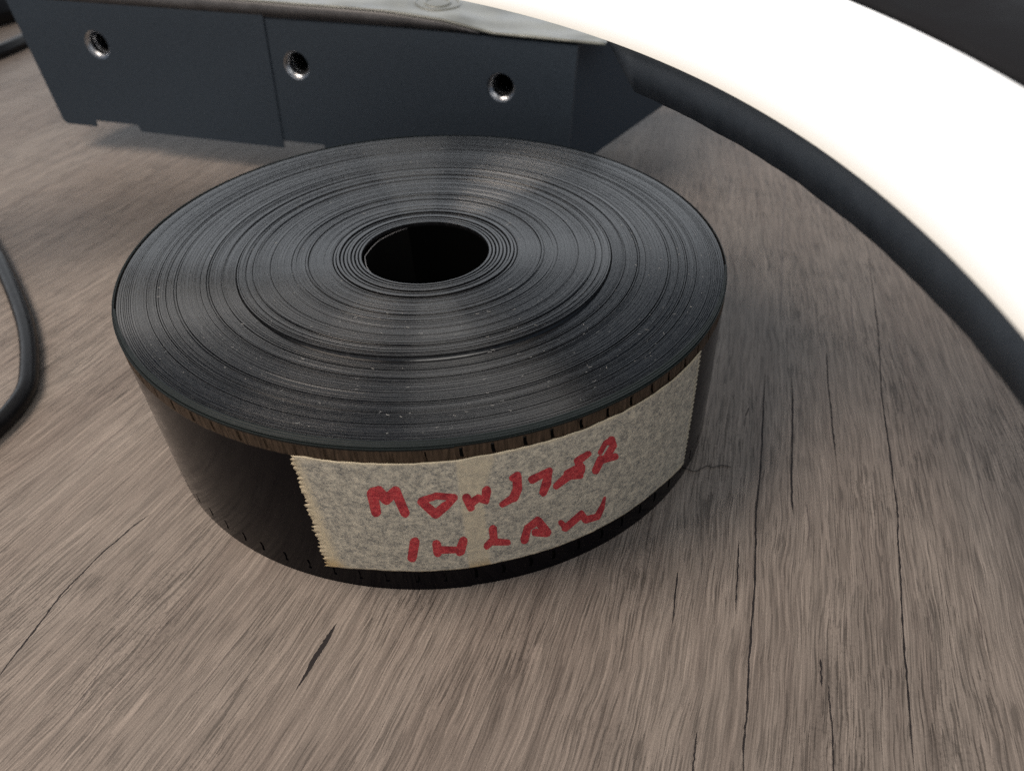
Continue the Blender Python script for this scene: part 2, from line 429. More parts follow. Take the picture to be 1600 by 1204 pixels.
LETTERS = {
 '0M': [[(-103.55,21.42),(-103.65,20.87),(-103.88,20.38),(-104.22,20.03),(-104.58,19.9),(-104.9,20.01),(-105.11,20.34),(-105.17,20.83),(-105.09,25.32),(-104.98,25.9),(-104.72,26.42),(-104.36,26.79),(-103.97,26.92),(-103.63,26.8),(-103.4,26.44),(-103.33,25.93)],[(-103.05,27.35),(-102.76,27.35),(-102.53,27.15),(-102.41,26.8),(-102.43,26.36),(-102.57,25.92),(-102.81,25.57),(-103.12,25.38),(-104.06,25.16),(-104.33,25.16),(-104.54,25.34),(-104.65,25.66),(-104.63,26.06),(-104.49,26.46),(-104.27,26.78),(-103.99,26.96)],[(-101.59,25.0),(-101.49,24.52),(-101.55,23.98),(-101.76,23.48),(-102.08,23.12),(-102.45,22.96),(-102.78,23.05),(-103.02,23.36),(-103.82,25.33),(-103.9,25.77),(-103.84,26.28),(-103.63,26.76),(-103.32,27.11),(-102.98,27.26),(-102.66,27.18),(-102.44,26.89)],[(-101.11,26.91),(-100.82,27.16),(-100.51,27.21),(-100.24,27.06),(-100.07,26.73),(-100.03,26.29),(-100.13,25.83),(-100.35,25.43),(-101.76,23.47),(-102.1,23.17),(-102.46,23.1),(-102.77,23.27),(-102.96,23.64),(-103.0,24.15),(-102.88,24.69),(-102.63,25.16)],[(-99.16,21.48),(-99.16,20.99),(-99.31,20.52),(-99.56,20.15),(-99.87,19.95),(-100.18,19.97),(-100.43,20.2),(-100.57,20.6),(-101.4,25.69),(-101.39,26.21),(-101.23,26.72),(-100.95,27.12),(-100.6,27.33),(-100.26,27.31),(-99.99,27.07),(-99.85,26.65)]],
 '1O': [[(-94.85,25.5),(-94.63,25.51),(-94.43,25.37),(-94.3,25.1),(-94.26,24.77),(-94.33,24.43),(-94.48,24.15),(-94.69,23.99),(-96.96,23.02),(-97.21,23.0),(-97.42,23.15),(-97.55,23.43),(-97.59,23.78),(-97.51,24.15),(-97.34,24.45),(-97.12,24.63)],[(-91.89,24.88),(-91.69,24.75),(-91.54,24.49),(-91.48,24.15),(-91.53,23.81),(-91.66,23.52),(-91.86,23.35),(-92.09,23.33),(-94.89,23.93),(-95.11,24.05),(-95.26,24.32),(-95.31,24.67),(-95.26,25.03),(-95.11,25.34),(-94.89,25.53),(-94.65,25.56)],[(-94.68,21.27),(-94.54,20.86),(-94.53,20.37),(-94.66,19.9),(-94.9,19.55),(-95.21,19.39),(-95.52,19.45),(-95.77,19.71),(-97.54,22.98),(-97.66,23.33),(-97.65,23.74),(-97.54,24.13),(-97.32,24.43),(-97.06,24.58),(-96.8,24.54),(-96.59,24.33)],[(-93.11,21.49),(-93.39,21.3),(-93.69,21.32),(-93.95,21.53),(-94.11,21.9),(-94.14,22.36),(-94.05,22.8),(-93.84,23.15),(-92.28,24.54),(-92.08,24.66),(-91.86,24.65),(-91.68,24.49),(-91.56,24.22),(-91.53,23.9),(-91.59,23.58),(-91.74,23.33)],[(-94.86,19.6),(-95.16,19.4),(-95.48,19.42),(-95.74,19.66),(-95.9,20.06),(-95.92,20.54),(-95.81,21.01),(-95.58,21.38),(-93.82,23.17),(-93.54,23.34),(-93.25,23.31),(-93.0,23.09),(-92.85,22.71),(-92.82,22.26),(-92.92,21.81),(-93.13,21.47)]],
 '2N': [[(-89.16,21.4),(-89.14,20.98),(-89.24,20.58),(-89.44,20.3),(-89.7,20.18),(-89.97,20.25),(-90.2,20.5),(-90.33,20.87),(-90.87,23.32),(-90.89,23.77),(-90.78,24.19),(-90.56,24.5),(-90.28,24.63),(-89.99,24.56),(-89.75,24.3),(-89.6,23.9)],[(-88.68,23.92),(-88.43,24.02),(-88.18,23.94),(-87.97,23.7),(-87.84,23.34),(-87.82,22.95),(-87.92,22.59),(-88.11,22.33),(-89.35,21.17),(-89.64,21.05),(-89.93,21.14),(-90.18,21.42),(-90.32,21.83),(-90.33,22.29),(-90.22,22.71),(-89.99,23.02)],[(-87.02,22.8),(-86.82,22.54),(-86.72,22.18),(-86.72,21.8),(-86.83,21.48),(-87.03,21.26),(-87.27,21.21),(-87.51,21.32),(-88.65,22.31),(-88.84,22.56),(-88.94,22.91),(-88.94,23.29),(-88.82,23.61),(-88.63,23.83),(-88.39,23.89),(-88.15,23.78)],[(-86.69,22.15),(-86.81,21.78),(-87.03,21.54),(-87.3,21.48),(-87.56,21.6),(-87.78,21.88),(-87.9,22.27),(-87.9,22.69),(-87.68,24.74),(-87.54,25.15),(-87.3,25.42),(-87.0,25.49),(-86.69,25.36),(-86.45,25.04),(-86.31,24.6),(-86.31,24.12)]],
 '3S': [[(-82.3,27.38),(-82.0,27.36),(-81.71,27.15),(-81.49,26.78),(-81.38,26.34),(-81.41,25.9),(-81.57,25.56),(-81.83,25.38),(-82.8,25.45),(-83.0,25.46),(-83.2,25.6),(-83.35,25.85),(-83.42,26.15),(-83.39,26.44),(-83.29,26.68),(-83.11,26.8)],[(-81.38,23.22),(-81.46,22.75),(-81.67,22.41),(-81.98,22.28),(-82.32,22.36),(-82.63,22.66),(-82.84,23.1),(-82.91,23.61),(-82.88,26.46),(-82.8,26.9),(-82.61,27.21),(-82.32,27.34),(-82.0,27.26),(-81.71,26.99),(-81.51,26.58),(-81.44,26.11)],[(-82.2,20.89),(-82.41,20.56),(-82.71,20.43),(-83.04,20.53),(-83.33,20.82),(-83.52,21.26),(-83.58,21.75),(-83.5,22.21),(-82.83,24.1),(-82.61,24.43),(-82.31,24.56),(-81.97,24.46),(-81.66,24.16),(-81.46,23.71),(-81.38,23.2),(-81.47,22.73)],[(-84.57,19.79),(-84.77,19.75),(-84.98,19.85),(-85.15,20.08),(-85.24,20.39),(-85.24,20.71),(-85.15,20.99),(-84.99,21.16),(-83.18,22.56),(-82.88,22.6),(-82.57,22.44),(-82.32,22.1),(-82.17,21.65),(-82.16,21.18),(-82.29,20.78),(-82.53,20.54)]],
 '4T': [[(-77.05,26.39),(-76.81,26.38),(-76.56,26.21),(-76.36,25.91),(-76.25,25.56),(-76.24,25.21),(-76.35,24.94),(-76.55,24.8),(-79.42,23.72),(-79.72,23.73),(-80.01,23.93),(-80.25,24.28),(-80.37,24.71),(-80.37,25.14),(-80.23,25.48),(-79.99,25.67)],[(-76.58,22.42),(-76.73,22.05),(-77.01,21.86),(-77.35,21.9),(-77.69,22.15),(-77.95,22.56),(-78.09,23.05),(-78.08,23.53),(-77.45,25.88),(-77.33,26.16),(-77.12,26.3),(-76.86,26.28),(-76.6,26.09),(-76.39,25.77),(-76.28,25.39),(-76.28,25.03)],[(-77.33,20.3),(-77.48,20.01),(-77.73,19.9),(-78.01,19.96),(-78.28,20.21),(-78.48,20.58),(-78.57,21.0),(-78.54,21.39),(-78.06,23.62),(-77.88,23.96),(-77.59,24.1),(-77.25,24.02),(-76.92,23.73),(-76.68,23.29),(-76.56,22.79),(-76.6,22.32)]],
 '5E': [[(-73.97,24.06),(-73.64,24.12),(-73.28,23.96),(-72.94,23.6),(-72.7,23.11),(-72.61,22.6),(-72.68,22.16),(-72.9,21.88),(-75.37,20.73),(-75.59,20.68),(-75.84,20.79),(-76.07,21.03),(-76.22,21.37),(-76.28,21.72),(-76.23,22.03),(-76.08,22.23)],[(-72.08,24.91),(-71.57,24.78),(-71.06,24.34),(-70.65,23.7),(-70.43,22.96),(-70.44,22.3),(-70.68,21.83),(-71.11,21.66),(-73.04,21.78),(-73.48,21.9),(-73.92,22.26),(-74.25,22.81),(-74.42,23.43),(-74.4,24.0),(-74.19,24.42),(-73.83,24.59)],[(-71.32,22.74),(-71.04,22.52),(-70.81,22.18),(-70.68,21.79),(-70.67,21.42),(-70.79,21.15),(-71.01,21.04),(-71.29,21.1),(-73.1,21.87),(-73.41,22.11),(-73.66,22.5),(-73.8,22.94),(-73.81,23.36),(-73.67,23.68),(-73.43,23.82),(-73.12,23.76)],[(-70.22,27.03),(-69.99,27.02),(-69.74,26.87),(-69.52,26.61),(-69.37,26.28),(-69.32,25.95),(-69.39,25.7),(-69.56,25.56),(-71.27,24.66),(-71.59,24.66),(-71.93,24.86),(-72.22,25.22),(-72.42,25.67),(-72.47,26.12),(-72.37,26.48),(-72.14,26.68)],[(-70.45,23.74),(-70.34,23.22),(-70.4,22.78),(-70.62,22.5),(-70.96,22.45),(-71.34,22.63),(-71.69,23.0),(-71.94,23.49),(-72.48,25.49),(-72.56,25.88),(-72.51,26.22),(-72.34,26.43),(-72.09,26.48),(-71.8,26.36),(-71.53,26.08),(-71.33,25.71)]],
 '6R': [[(-68.07,24.55),(-67.86,24.77),(-67.55,24.78),(-67.2,24.59),(-66.86,24.23),(-66.62,23.78),(-66.51,23.31),(-66.57,22.93),(-67.62,20.71),(-67.82,20.5),(-68.12,20.49),(-68.46,20.67),(-68.77,21.02),(-68.99,21.46),(-69.08,21.9),(-69.02,22.26)],[(-67.1,27.54),(-66.95,27.65),(-66.74,27.64),(-66.51,27.49),(-66.3,27.25),(-66.16,26.96),(-66.11,26.67),(-66.16,26.45),(-67.25,24.84),(-67.38,24.74),(-67.55,24.75),(-67.75,24.87),(-67.92,25.08),(-68.04,25.32),(-68.08,25.57),(-68.03,25.76)],[(-65.8,27.98),(-65.49,27.9),(-65.16,27.65),(-64.88,27.28),(-64.71,26.86),(-64.67,26.48),(-64.79,26.21),(-65.04,26.11),(-66.35,26.28),(-66.59,26.34),(-66.84,26.53),(-67.04,26.81),(-67.17,27.13),(-67.19,27.42),(-67.1,27.63),(-66.92,27.71)],[(-64.24,25.28),(-64.19,24.88),(-64.29,24.6),(-64.53,24.48),(-64.85,24.55),(-65.19,24.8),(-65.48,25.17),(-65.66,25.59),(-66.19,27.2),(-66.24,27.63),(-66.13,27.94),(-65.88,28.08),(-65.54,28.01),(-65.17,27.75),(-64.85,27.35),(-64.64,26.89)],[(-65.63,22.78),(-65.86,22.64),(-66.17,22.7),(-66.5,22.93),(-66.79,23.29),(-66.97,23.72),(-67.02,24.12),(-66.93,24.42),(-65.58,26.21),(-65.37,26.34),(-65.08,26.29),(-64.76,26.07),(-64.48,25.72),(-64.29,25.32),(-64.23,24.94),(-64.32,24.66)],[(-64.65,23.62),(-64.32,23.44),(-64.01,23.11),(-63.78,22.7),(-63.67,22.29),(-63.71,21.96),(-63.89,21.78),(-64.18,21.79),(-66.96,22.42),(-67.32,22.61),(-67.66,22.96),(-67.9,23.42),(-68.01,23.88),(-67.95,24.26),(-67.75,24.48),(-67.45,24.51)]],
 '7I': [[(-99.49,9.33),(-99.69,8.79),(-99.99,8.4),(-100.35,8.24),(-100.68,8.34),(-100.93,8.67),(-101.03,9.18),(-100.98,9.77),(-100.05,13.92),(-99.85,14.45),(-99.54,14.83),(-99.19,14.98),(-98.85,14.88),(-98.6,14.54),(-98.49,14.03),(-98.54,13.45)]],
 '8N': [[(-95.33,10.59),(-95.41,10.12),(-95.6,9.73),(-95.86,9.5),(-96.16,9.47),(-96.41,9.65),(-96.58,10.01),(-96.63,10.46),(-96.6,12.92),(-96.51,13.42),(-96.31,13.84),(-96.02,14.08),(-95.71,14.11),(-95.43,13.92),(-95.25,13.54),(-95.19,13.05)],[(-92.56,11.87),(-92.33,11.74),(-92.17,11.45),(-92.09,11.08),(-92.13,10.68),(-92.26,10.33),(-92.47,10.12),(-92.72,10.07),(-96.0,10.3),(-96.28,10.44),(-96.48,10.77),(-96.56,11.23),(-96.51,11.73),(-96.33,12.16),(-96.07,12.44),(-95.77,12.52)],[(-91.62,9.99),(-91.83,9.53),(-92.15,9.27),(-92.49,9.25),(-92.81,9.48),(-93.02,9.92),(-93.09,10.47),(-93.01,11.03),(-92.19,13.6),(-92.0,14.0),(-91.72,14.23),(-91.4,14.25),(-91.12,14.03),(-90.93,13.64),(-90.85,13.15),(-90.92,12.65)]],
 '9L': [[(-85.97,11.9),(-86.04,11.45),(-86.23,11.12),(-86.5,10.97),(-86.79,11.02),(-87.05,11.27),(-87.22,11.67),(-87.28,12.14),(-87.26,14.93),(-87.19,15.39),(-86.99,15.73),(-86.72,15.89),(-86.42,15.83),(-86.15,15.58),(-85.97,15.17),(-85.91,14.69)],[(-87.53,9.94),(-87.76,9.79),(-88.01,9.83),(-88.23,10.03),(-88.38,10.37),(-88.43,10.77),(-88.37,11.16),(-88.21,11.45),(-87.07,12.88),(-86.82,13.04),(-86.55,12.99),(-86.3,12.76),(-86.13,12.38),(-86.07,11.94),(-86.13,11.51),(-86.31,11.19)],[(-84.23,11.36),(-84.02,11.19),(-83.86,10.9),(-83.79,10.54),(-83.81,10.19),(-83.94,9.92),(-84.13,9.78),(-84.35,9.79),(-86.75,10.5),(-87.02,10.71),(-87.22,11.08),(-87.31,11.55),(-87.27,12.01),(-87.1,12.37),(-86.85,12.58),(-86.56,12.57)]],
 'AA': [[(-81.42,13.62),(-81.29,13.94),(-81.07,14.11),(-80.8,14.09),(-80.54,13.88),(-80.34,13.53),(-80.23,13.11),(-80.25,12.7),(-80.75,9.65),(-80.91,9.27),(-81.17,9.07),(-81.49,9.09),(-81.8,9.34),(-82.04,9.75),(-82.15,10.26),(-82.13,10.75)],[(-79.39,15.28),(-79.1,15.33),(-78.8,15.17),(-78.53,14.83),(-78.36,14.38),(-78.32,13.91),(-78.42,13.51),(-78.64,13.26),(-80.51,12.25),(-80.77,12.2),(-81.04,12.34),(-81.27,12.64),(-81.42,13.04),(-81.45,13.47),(-81.36,13.83),(-81.16,14.06)],[(-76.79,11.07),(-76.63,10.55),(-76.62,10.04),(-76.76,9.65),(-77.02,9.44),(-77.35,9.47),(-77.68,9.72),(-77.95,10.14),(-79.6,13.79),(-79.75,14.3),(-79.75,14.8),(-79.61,15.2),(-79.35,15.42),(-79.02,15.41),(-78.69,15.18),(-78.42,14.77)],[(-77.38,11.23),(-77.09,10.97),(-76.87,10.56),(-76.76,10.08),(-76.78,9.64),(-76.94,9.31),(-77.19,9.17),(-77.5,9.25),(-79.54,10.33),(-79.83,10.59),(-80.05,11.01),(-80.16,11.49),(-80.13,11.95),(-79.97,12.29),(-79.71,12.45),(-79.4,12.4)]],
 'BW': [[(-73.42,10.17),(-73.29,9.76),(-73.27,9.36),(-73.37,9.06),(-73.57,8.91),(-73.83,8.95),(-74.1,9.15),(-74.32,9.49),(-75.23,11.58),(-75.35,11.93),(-75.36,12.26),(-75.27,12.52),(-75.1,12.65),(-74.88,12.63),(-74.65,12.47),(-74.46,12.18)],[(-71.44,12.87),(-71.16,12.91),(-70.85,12.75),(-70.55,12.41),(-70.34,11.96),(-70.25,11.5),(-70.3,11.11),(-70.48,10.88),(-73.6,8.94),(-73.87,8.89),(-74.18,9.04),(-74.45,9.36),(-74.65,9.8),(-74.73,10.26),(-74.67,10.65),(-74.49,10.9)],[(-69.49,10.17),(-69.36,9.72),(-69.36,9.31),(-69.49,9.03),(-69.74,8.94),(-70.04,9.04),(-70.35,9.33),(-70.58,9.74),(-71.49,11.68),(-71.63,12.17),(-71.62,12.61),(-71.47,12.92),(-71.21,13.04),(-70.88,12.93),(-70.56,12.63),(-70.29,12.19)],[(-67.73,10.33),(-67.4,10.14),(-67.1,9.79),(-66.87,9.33),(-66.76,8.87),(-66.81,8.49),(-66.99,8.27),(-67.27,8.26),(-69.81,8.83),(-70.16,9.02),(-70.48,9.39),(-70.71,9.87),(-70.81,10.37),(-70.75,10.78),(-70.56,11.04),(-70.27,11.08)],[(-67.2,11.92),(-67.04,12.08),(-66.81,12.07),(-66.54,11.9),(-66.29,11.6),(-66.1,11.22),(-66.02,10.85),(-66.07,10.55),(-66.82,8.46),(-67.01,8.26),(-67.3,8.27),(-67.63,8.48),(-67.93,8.85),(-68.14,9.31),(-68.23,9.76),(-68.17,10.12)],[(-66.41,13.71),(-66.36,13.8),(-66.26,13.83),(-66.15,13.78),(-66.04,13.67),(-65.95,13.52),(-65.89,13.36),(-65.89,13.22),(-66.08,10.69),(-66.19,10.49),(-66.39,10.44),(-66.64,10.55),(-66.89,10.79),(-67.08,11.12),(-67.19,11.47),(-67.19,11.78)]],
}
CRACKS = [
 ('d',0.44,[(73.8,-6.7),(68.8,-19.0),(62.1,-35.5),(56.3,-48.5),(53.4,-56.2),(49.5,-66.1),(46.3,-73.5),(43.4,-80.3),(40.6,-87.4),(38.7,-91.5),(36.7,-96.9)]),
 ('d',0.45,[(78.8,-10.1),(74.4,-21.4),(69.6,-33.0),(64.8,-44.6),(62.9,-50.2)]),
 ('d',0.37,[(121.6,40.6),(114.5,23.6),(107.0,5.5),(101.1,-7.6),(96.4,-17.7),(92.3,-27.7),(89.2,-35.5),(84.4,-47.1),(82.0,-53.0),(79.0,-58.8),(76.6,-64.2),(73.4,-70.9),(69.3,-79.6),(66.5,-86.1),(63.8,-92.0),(60.4,-99.8)]),
 ('f',0.45,[(124.2,111.6),(116.3,88.9),(106.9,66.0),(98.6,46.2),(91.2,27.6),(85.1,12.4)]),
 ('f',0.39,[(103.7,28.8),(100.4,19.6),(96.6,11.2)]),
 ('d',0.39,[(90.8,-1.4),(87.9,-8.6),(85.5,-14.5),(82.6,-22.5),(80.3,-28.4),(77.3,-36.8)]),
 ('f',0.34,[(109.8,26.7),(103.2,11.4),(98.6,0.5),(93.7,-11.2)]),
 ('f',0.30,[(111.2,-24.6),(106.8,-34.9),(103.5,-43.0),(100.2,-50.4),(97.5,-58.0)]),
 ('d',0.31,[(50.7,-54.8),(48.6,-60.6),(46.7,-65.2),(44.9,-70.1)]),
 ('d',0.30,[(37.9,-60.2),(36.0,-65.0),(34.0,-70.6)]),
 ('d',0.34,[(55.3,-79.8),(54.6,-81.7),(53.5,-84.4)]),
 ('d',0.28,[(54.7,-84.1),(53.4,-87.6),(52.4,-90.6),(50.8,-94.6),(49.2,-98.4)]),
 ('d',0.31,[(32.5,-89.0),(31.3,-91.8),(29.8,-95.6)]),
 ('f',0.29,[(77.2,-72.0),(75.7,-75.7),(74.2,-79.2)]),
 ('d',0.39,[(-73.5,-67.7),(-72.2,-63.0),(-70.6,-58.5),(-69.1,-53.5),(-67.7,-50.0),(-66.0,-47.0),(-64.1,-43.2),(-61.9,-40.1),(-59.8,-37.0),(-57.4,-34.5)]),
 ('k',0.89,[(-26.6,-74.9),(-25.1,-71.9),(-24.0,-69.4),(-22.9,-67.4),(-21.9,-65.3),(-21.0,-63.5)]),
 ('f',0.26,[(-63.4,-82.3),(-59.6,-74.4),(-57.4,-66.7),(-55.9,-63.3),(-53.9,-58.8)]),
 ('f',0.23,[(-44.7,-76.3),(-41.0,-72.2),(-38.7,-68.0),(-36.5,-64.4)]),
 ('f',0.42,[(101.2,126.0),(97.6,113.4),(95.5,103.5),(95.5,94.7),(94.2,88.4),(91.5,83.4)]),
 ('f',0.40,[(100.4,105.8),(98.6,97.1),(98.3,89.6),(95.0,81.1),(92.4,76.3)]),
 ('f',0.42,[(109.3,106.5),(108.5,100.6),(105.3,93.3)]),
 ('f',0.30,[(-75.3,-21.2),(-72.5,-13.9),(-69.2,-8.3),(-66.3,-0.3)]),
 ('f',0.33,[(-92.7,-13.0),(-90.1,-4.9),(-85.6,5.0),(-82.0,13.1),(-77.4,24.1)]),
 ('d',0.29,[(65.4,-19.4),(63.7,-22.0)]),
 ('f',0.28,[(66.4,-47.5),(64.8,-53.0),(62.3,-58.0)]),
 ('f',0.28,[(86.5,-69.7),(84.1,-76.2),(82.3,-80.2)]),
 ('f',0.28,[(72.3,-57.3),(70.7,-62.9),(68.7,-68.6)]),
]
THREAD = [(45.1, -36.1), (46.1, -35.7), (47.9, -37.0), (50.7, -35.8), (51.8, -36.3), (53.8, -36.0), (55.4, -36.7)]


# ------------------------------------------------------------------ tabletop
def tabletop():
    bm = bmesh.new()
    x0, x1, y0, y1, z0 = -900, 900, -600, 800, -22
    vs = [bm.verts.new((x * S, y * S, z * S)) for z in (z0, 0) for x, y in ((x0, y0), (x1, y0), (x1, y1), (x0, y1))]
    bm.faces.new(vs[4:])
    bm.faces.new(vs[:4][::-1])
    for i in range(4):
        j = (i + 1) % 4
        bm.faces.new((vs[i], vs[j], vs[4 + j], vs[4 + i]))
    me = bpy.data.meshes.new('tabletop')
    bm.to_mesh(me)
    bm.free()
    o = link('tabletop', me, m_wood)
    o['kind'] = 'structure'
    o['label'] = 'greyish brown wood-grain tabletop with dark cracks'
    return o

table = tabletop()
for kind, w, pts in CRACKS:
    if len(pts) < 3:
        pts = [pts[0], tuple((a + b) / 2 for a, b in zip(*pts)), pts[1]]
    Q = smooth_path(pts, 7)
    T = np.gradient(Q, axis=0)
    T /= np.linalg.norm(T, axis=1)[:, None]
    N = np.stack([-T[:, 1], T[:, 0]], 1)
    n = len(Q)
    s = np.linspace(0, 1, n)
    taper = np.minimum(1, np.minimum(s, 1 - s) * (3 if kind == 'k' else 9)) ** 0.8
    w = w * (0.8 if kind != 'k' else 1.0)
    wl = 0.5 * w * taper * ((0.45 if kind != 'k' else 0.8) + (0.9 if kind != 'k' else 0.3) * rng.random(n)) * (0.75 if kind == 'f' else 1.0) + 0.015
    wr = 0.5 * w * taper * ((0.45 if kind != 'k' else 0.8) + (0.9 if kind != 'k' else 0.3) * rng.random(n)) * (0.75 if kind == 'f' else 1.0) + 0.015
    Q = Q + N * (rng.random(n)[:, None] - 0.5) * 0.10
    P = np.zeros((n, 2, 3))
    P[:, 0, :2] = Q + N * wl[:, None]
    P[:, 1, :2] = Q - N * wr[:, None]
    P[..., 2] = 0.012
    grid_mesh('crack', P[:, ::-1], mat=m_faint if kind == 'f' else m_crack, parent=table, smooth=False)

# ------------------------------------------------------------------ film roll
roll = tag(empty('film_roll'), 'black roll of wound movie film standing flat with a taped handwritten title', 'film roll')

def shear(P, hx=0.0, hy=0.0):
    P[..., 0] += TX * P[..., 2] / 35 + hx
    P[..., 1] += TY * P[..., 2] / 35 + hy
    return P

def coil():
    """Every winding is its own ridge in one revolved surface; the edges stand a little uneven."""
    r0, r1 = 12.65, 58.30
    rs, ws, gaps, deps = [], [], [], []
    r = r0
    while r < r1:
        k = r - r0
        if k < 5.6:                                   # loose inner windings
            w, g, d = rnd.uniform(0.36, 0.55), rnd.uniform(0.30, 0.44) * (1 - k / 14), rnd.uniform(1.4, 2.4)
        else:
            w = rnd.uniform(0.12, 0.24)
            g, d = rnd.uniform(0.015, 0.04), rnd.uniform(0.03, 0.10)
            if rnd.random() < 0.10:
                g, d = rnd.uniform(0.12, 0.26), rnd.uniform(0.4, 0.9)
            if abs(r - 36.3) < 0.12:
                g, d = 0.34, 1.3
            if r > 55.0:
                w, g, d = rnd.uniform(0.2, 0.34), rnd.uniform(0.06, 0.13), rnd.uniform(0.18, 0.5)
        rs.append(r); ws.append(w); gaps.append(g); deps.append(d)
        r += w + g
    n = len(rs)
    rs, ws, gaps, deps = map(np.array, (rs, ws, gaps, deps))
    seg = 300
    th = np.linspace(0, 2 * math.pi, seg, endpoint=False)
    # height of each winding
    walk = np.cumsum(rng.normal(0, 0.030, n))
    walk -= np.interp(rs, [r0, r1], [walk[0], walk[-1]])
    ker = np.ones(9) / 9
    walk -= 0.6 * np.convolve(np.pad(walk, 4, 'edge'), ker, 'valid')
    z = 34.72 + walk + rng.normal(0, 0.020, n)
    z += np.where(rs < 36.4, 0.10, 0.0)
    prom = rng.random(n) < 0.06
    z += prom * rng.uniform(0.08, 0.24, n)
    amp = np.convolve(np.pad(rng.normal(0, 0.16, n), 6, 'edge'), np.ones(13) / 13, 'valid')
    ph = np.cumsum(rng.normal(0, 0.35, n))
    Z = z[None] + amp[None] * np.cos(th[:, None] - ph[None])
    # a block of windings pushed up towards the front: the visible step
    front = np.clip(-np.sin(th - 0.10), 0, 1) ** 1.3
    Z += front[:, None] * (np.where((rs < 36.4), np.interp(rs, [24, 36.4], [0.12, 0.80]), -0.05))[None]
    Z += front[:, None] * (np.where((rs < 26.2), 0.14, 0.0))[None]
    Z = np.where(rs[None] > 56.6, np.minimum(Z, 34.98), Z)
    rows = []
    first = np.zeros((seg, 2, 2))
    first[:, 0] = (r0, 0.6)
    first[:, 1] = (r0, 34.0)
    rows.append(first)
    e = 0.011
    for i in range(n):
        blk = np.zeros((seg, 7, 2))
        a, b = rs[i], rs[i] + ws[i]
        blk[:, 0, 0] = a + 0.004; blk[:, 0, 1] = Z[:, i] - 0.05
        blk[:, 1, 0] = a + e;     blk[:, 1, 1] = Z[:, i]
        blk[:, 2, 0] = a + e + 0.007; blk[:, 2, 1] = Z[:, i] + 0.0008
        blk[:, 3, 0] = b - e - 0.007; blk[:, 3, 1] = Z[:, i] + 0.0008
        blk[:, 4, 0] = b - e;     blk[:, 4, 1] = Z[:, i]
        blk[:, 5, 0] = b - 0.004; blk[:, 5, 1] = Z[:, i] - 0.05
        lo = np.minimum(Z[:, i], Z[:, min(i + 1, n - 1)])
        blk[:, 6, 0] = b + gaps[i] / 2; blk[:, 6, 1] = lo - deps[i]
        rows.append(blk)
    last = np.zeros((seg, 2, 2))
    last[:, 0] = (58.62, 34.5)
    last[:, 1] = (58.62, 0.6)
    rows.append(last)
    A = np.concatenate(rows, 1)
    f = np.clip((57.3 - A[..., 0]) / (57.3 - r0), 0, 1)
    P = np.zeros((seg, A.shape[1], 3))
    P[..., 0] = A[..., 0] * np.cos(th)[:, None] + HX * f
    P[..., 1] = A[..., 0] * np.sin(th)[:, None] + HY * f
    P[..., 2] = A[..., 1]
    return grid_mesh('film_coil', shear(P), close_u=True, mat=m_coil, parent=roll)

coil()

PITCH = 4.75
def winding(name, R, thick, a_lo, a_hi, ztop, parent, mat, phase=0.0):
    """A turn of film with its two rows of perforation slits cut through."""
    zs = [0.0, 0.25, 2.1, 3.3, 4.6, 10, 16, 22, 28, 31.0, 32.2, 33.3, 34.35, 34.62, ztop]
    full = a_hi - a_lo > 359.9
    nper = int(round(math.radians(a_hi - a_lo) * R / PITCH))
    da = math.radians(a_hi - a_lo) / nper
    fr = [0.0, 0.115, 0.36, 0.57, 0.78]
    angs, slit = [], []
    for k in range(nper):
        j = rnd.uniform(-0.05, 0.05)
        for q, x in enumerate(fr):
            angs.append(math.radians(a_lo) + (k + x + (j if q < 2 else 0)) * da)
            slit.append(q == 0)
    if not full:
        angs.append(math.radians(a_hi)); slit.append(False)
    nu, nz = len(angs), len(zs)
    verts, faces = [], []
    for i, a in enumerate(angs):
        for j, zz in enumerate(zs):
            aa = a
            if j in (10, 3):
                aa += 0.003 + rnd.uniform(-0.002, 0.002)        # the slits hook over at the bottom
            verts.append((R * math.cos(aa) + TX * zz / 35, R * math.sin(aa) + TY * zz / 35, zz))
    for i in range(nu if full else nu - 1):
        ii = (i + 1) % nu
        for j in range(nz - 1):
            if slit[i] and (j in (10, 11) or j in (2, 3)):
                continue
            faces.append((i * nz + j, ii * nz + j, ii * nz + j + 1, i * nz + j + 1))
    o = pyd(name, verts, faces, mat, parent, smooth=True)
    m = o.modifiers.new('thickness', 'SOLIDIFY')
    m.thickness = thick * S
    m.offset = -1
    m.use_rim = True
    m = o.modifiers.new('edges', 'EDGE_SPLIT')
    m.split_angle = math.radians(40)
    return o

# smooth leader windings: a dark strip along the front of the rim, thinning out to both sides
def rim_jit(P, th):
    a = np.degrees(th)
    thin = np.clip(np.minimum(a + 165, -15 - a) / 45, 0, 1) ** 0.7
    ang = np.arctan2(P[..., 1], P[..., 0])
    rr = np.hypot(P[..., 0], P[..., 1])
    rr = 58.58 - (58.58 - rr) * (0.12 + 0.88 * thin[:, None])
    P[..., 0], P[..., 1] = rr * np.cos(ang), rr * np.sin(ang)
    return shear(P)
lathe('leader_winding', [(57.15, 34.62), (57.15, 35.02), (57.20, 35.07), (57.62, 35.05), (57.66, 34.97), (57.70, 35.06), (58.14, 35.06), (58.18, 34.97), (58.22, 35.05), (58.52, 35.03), (58.56, 34.95), (58.56, 34.62)],
      0, 0, -165, -15, 200, m_wrap, roll, smooth=True, jit=rim_jit)
winding('outer_winding', 58.78, 0.14, 0, 360, 34.86, roll, m_wrap)
winding('film_end', 58.97, 0.13, -270, -88.2, 34.92, roll, m_wrap)

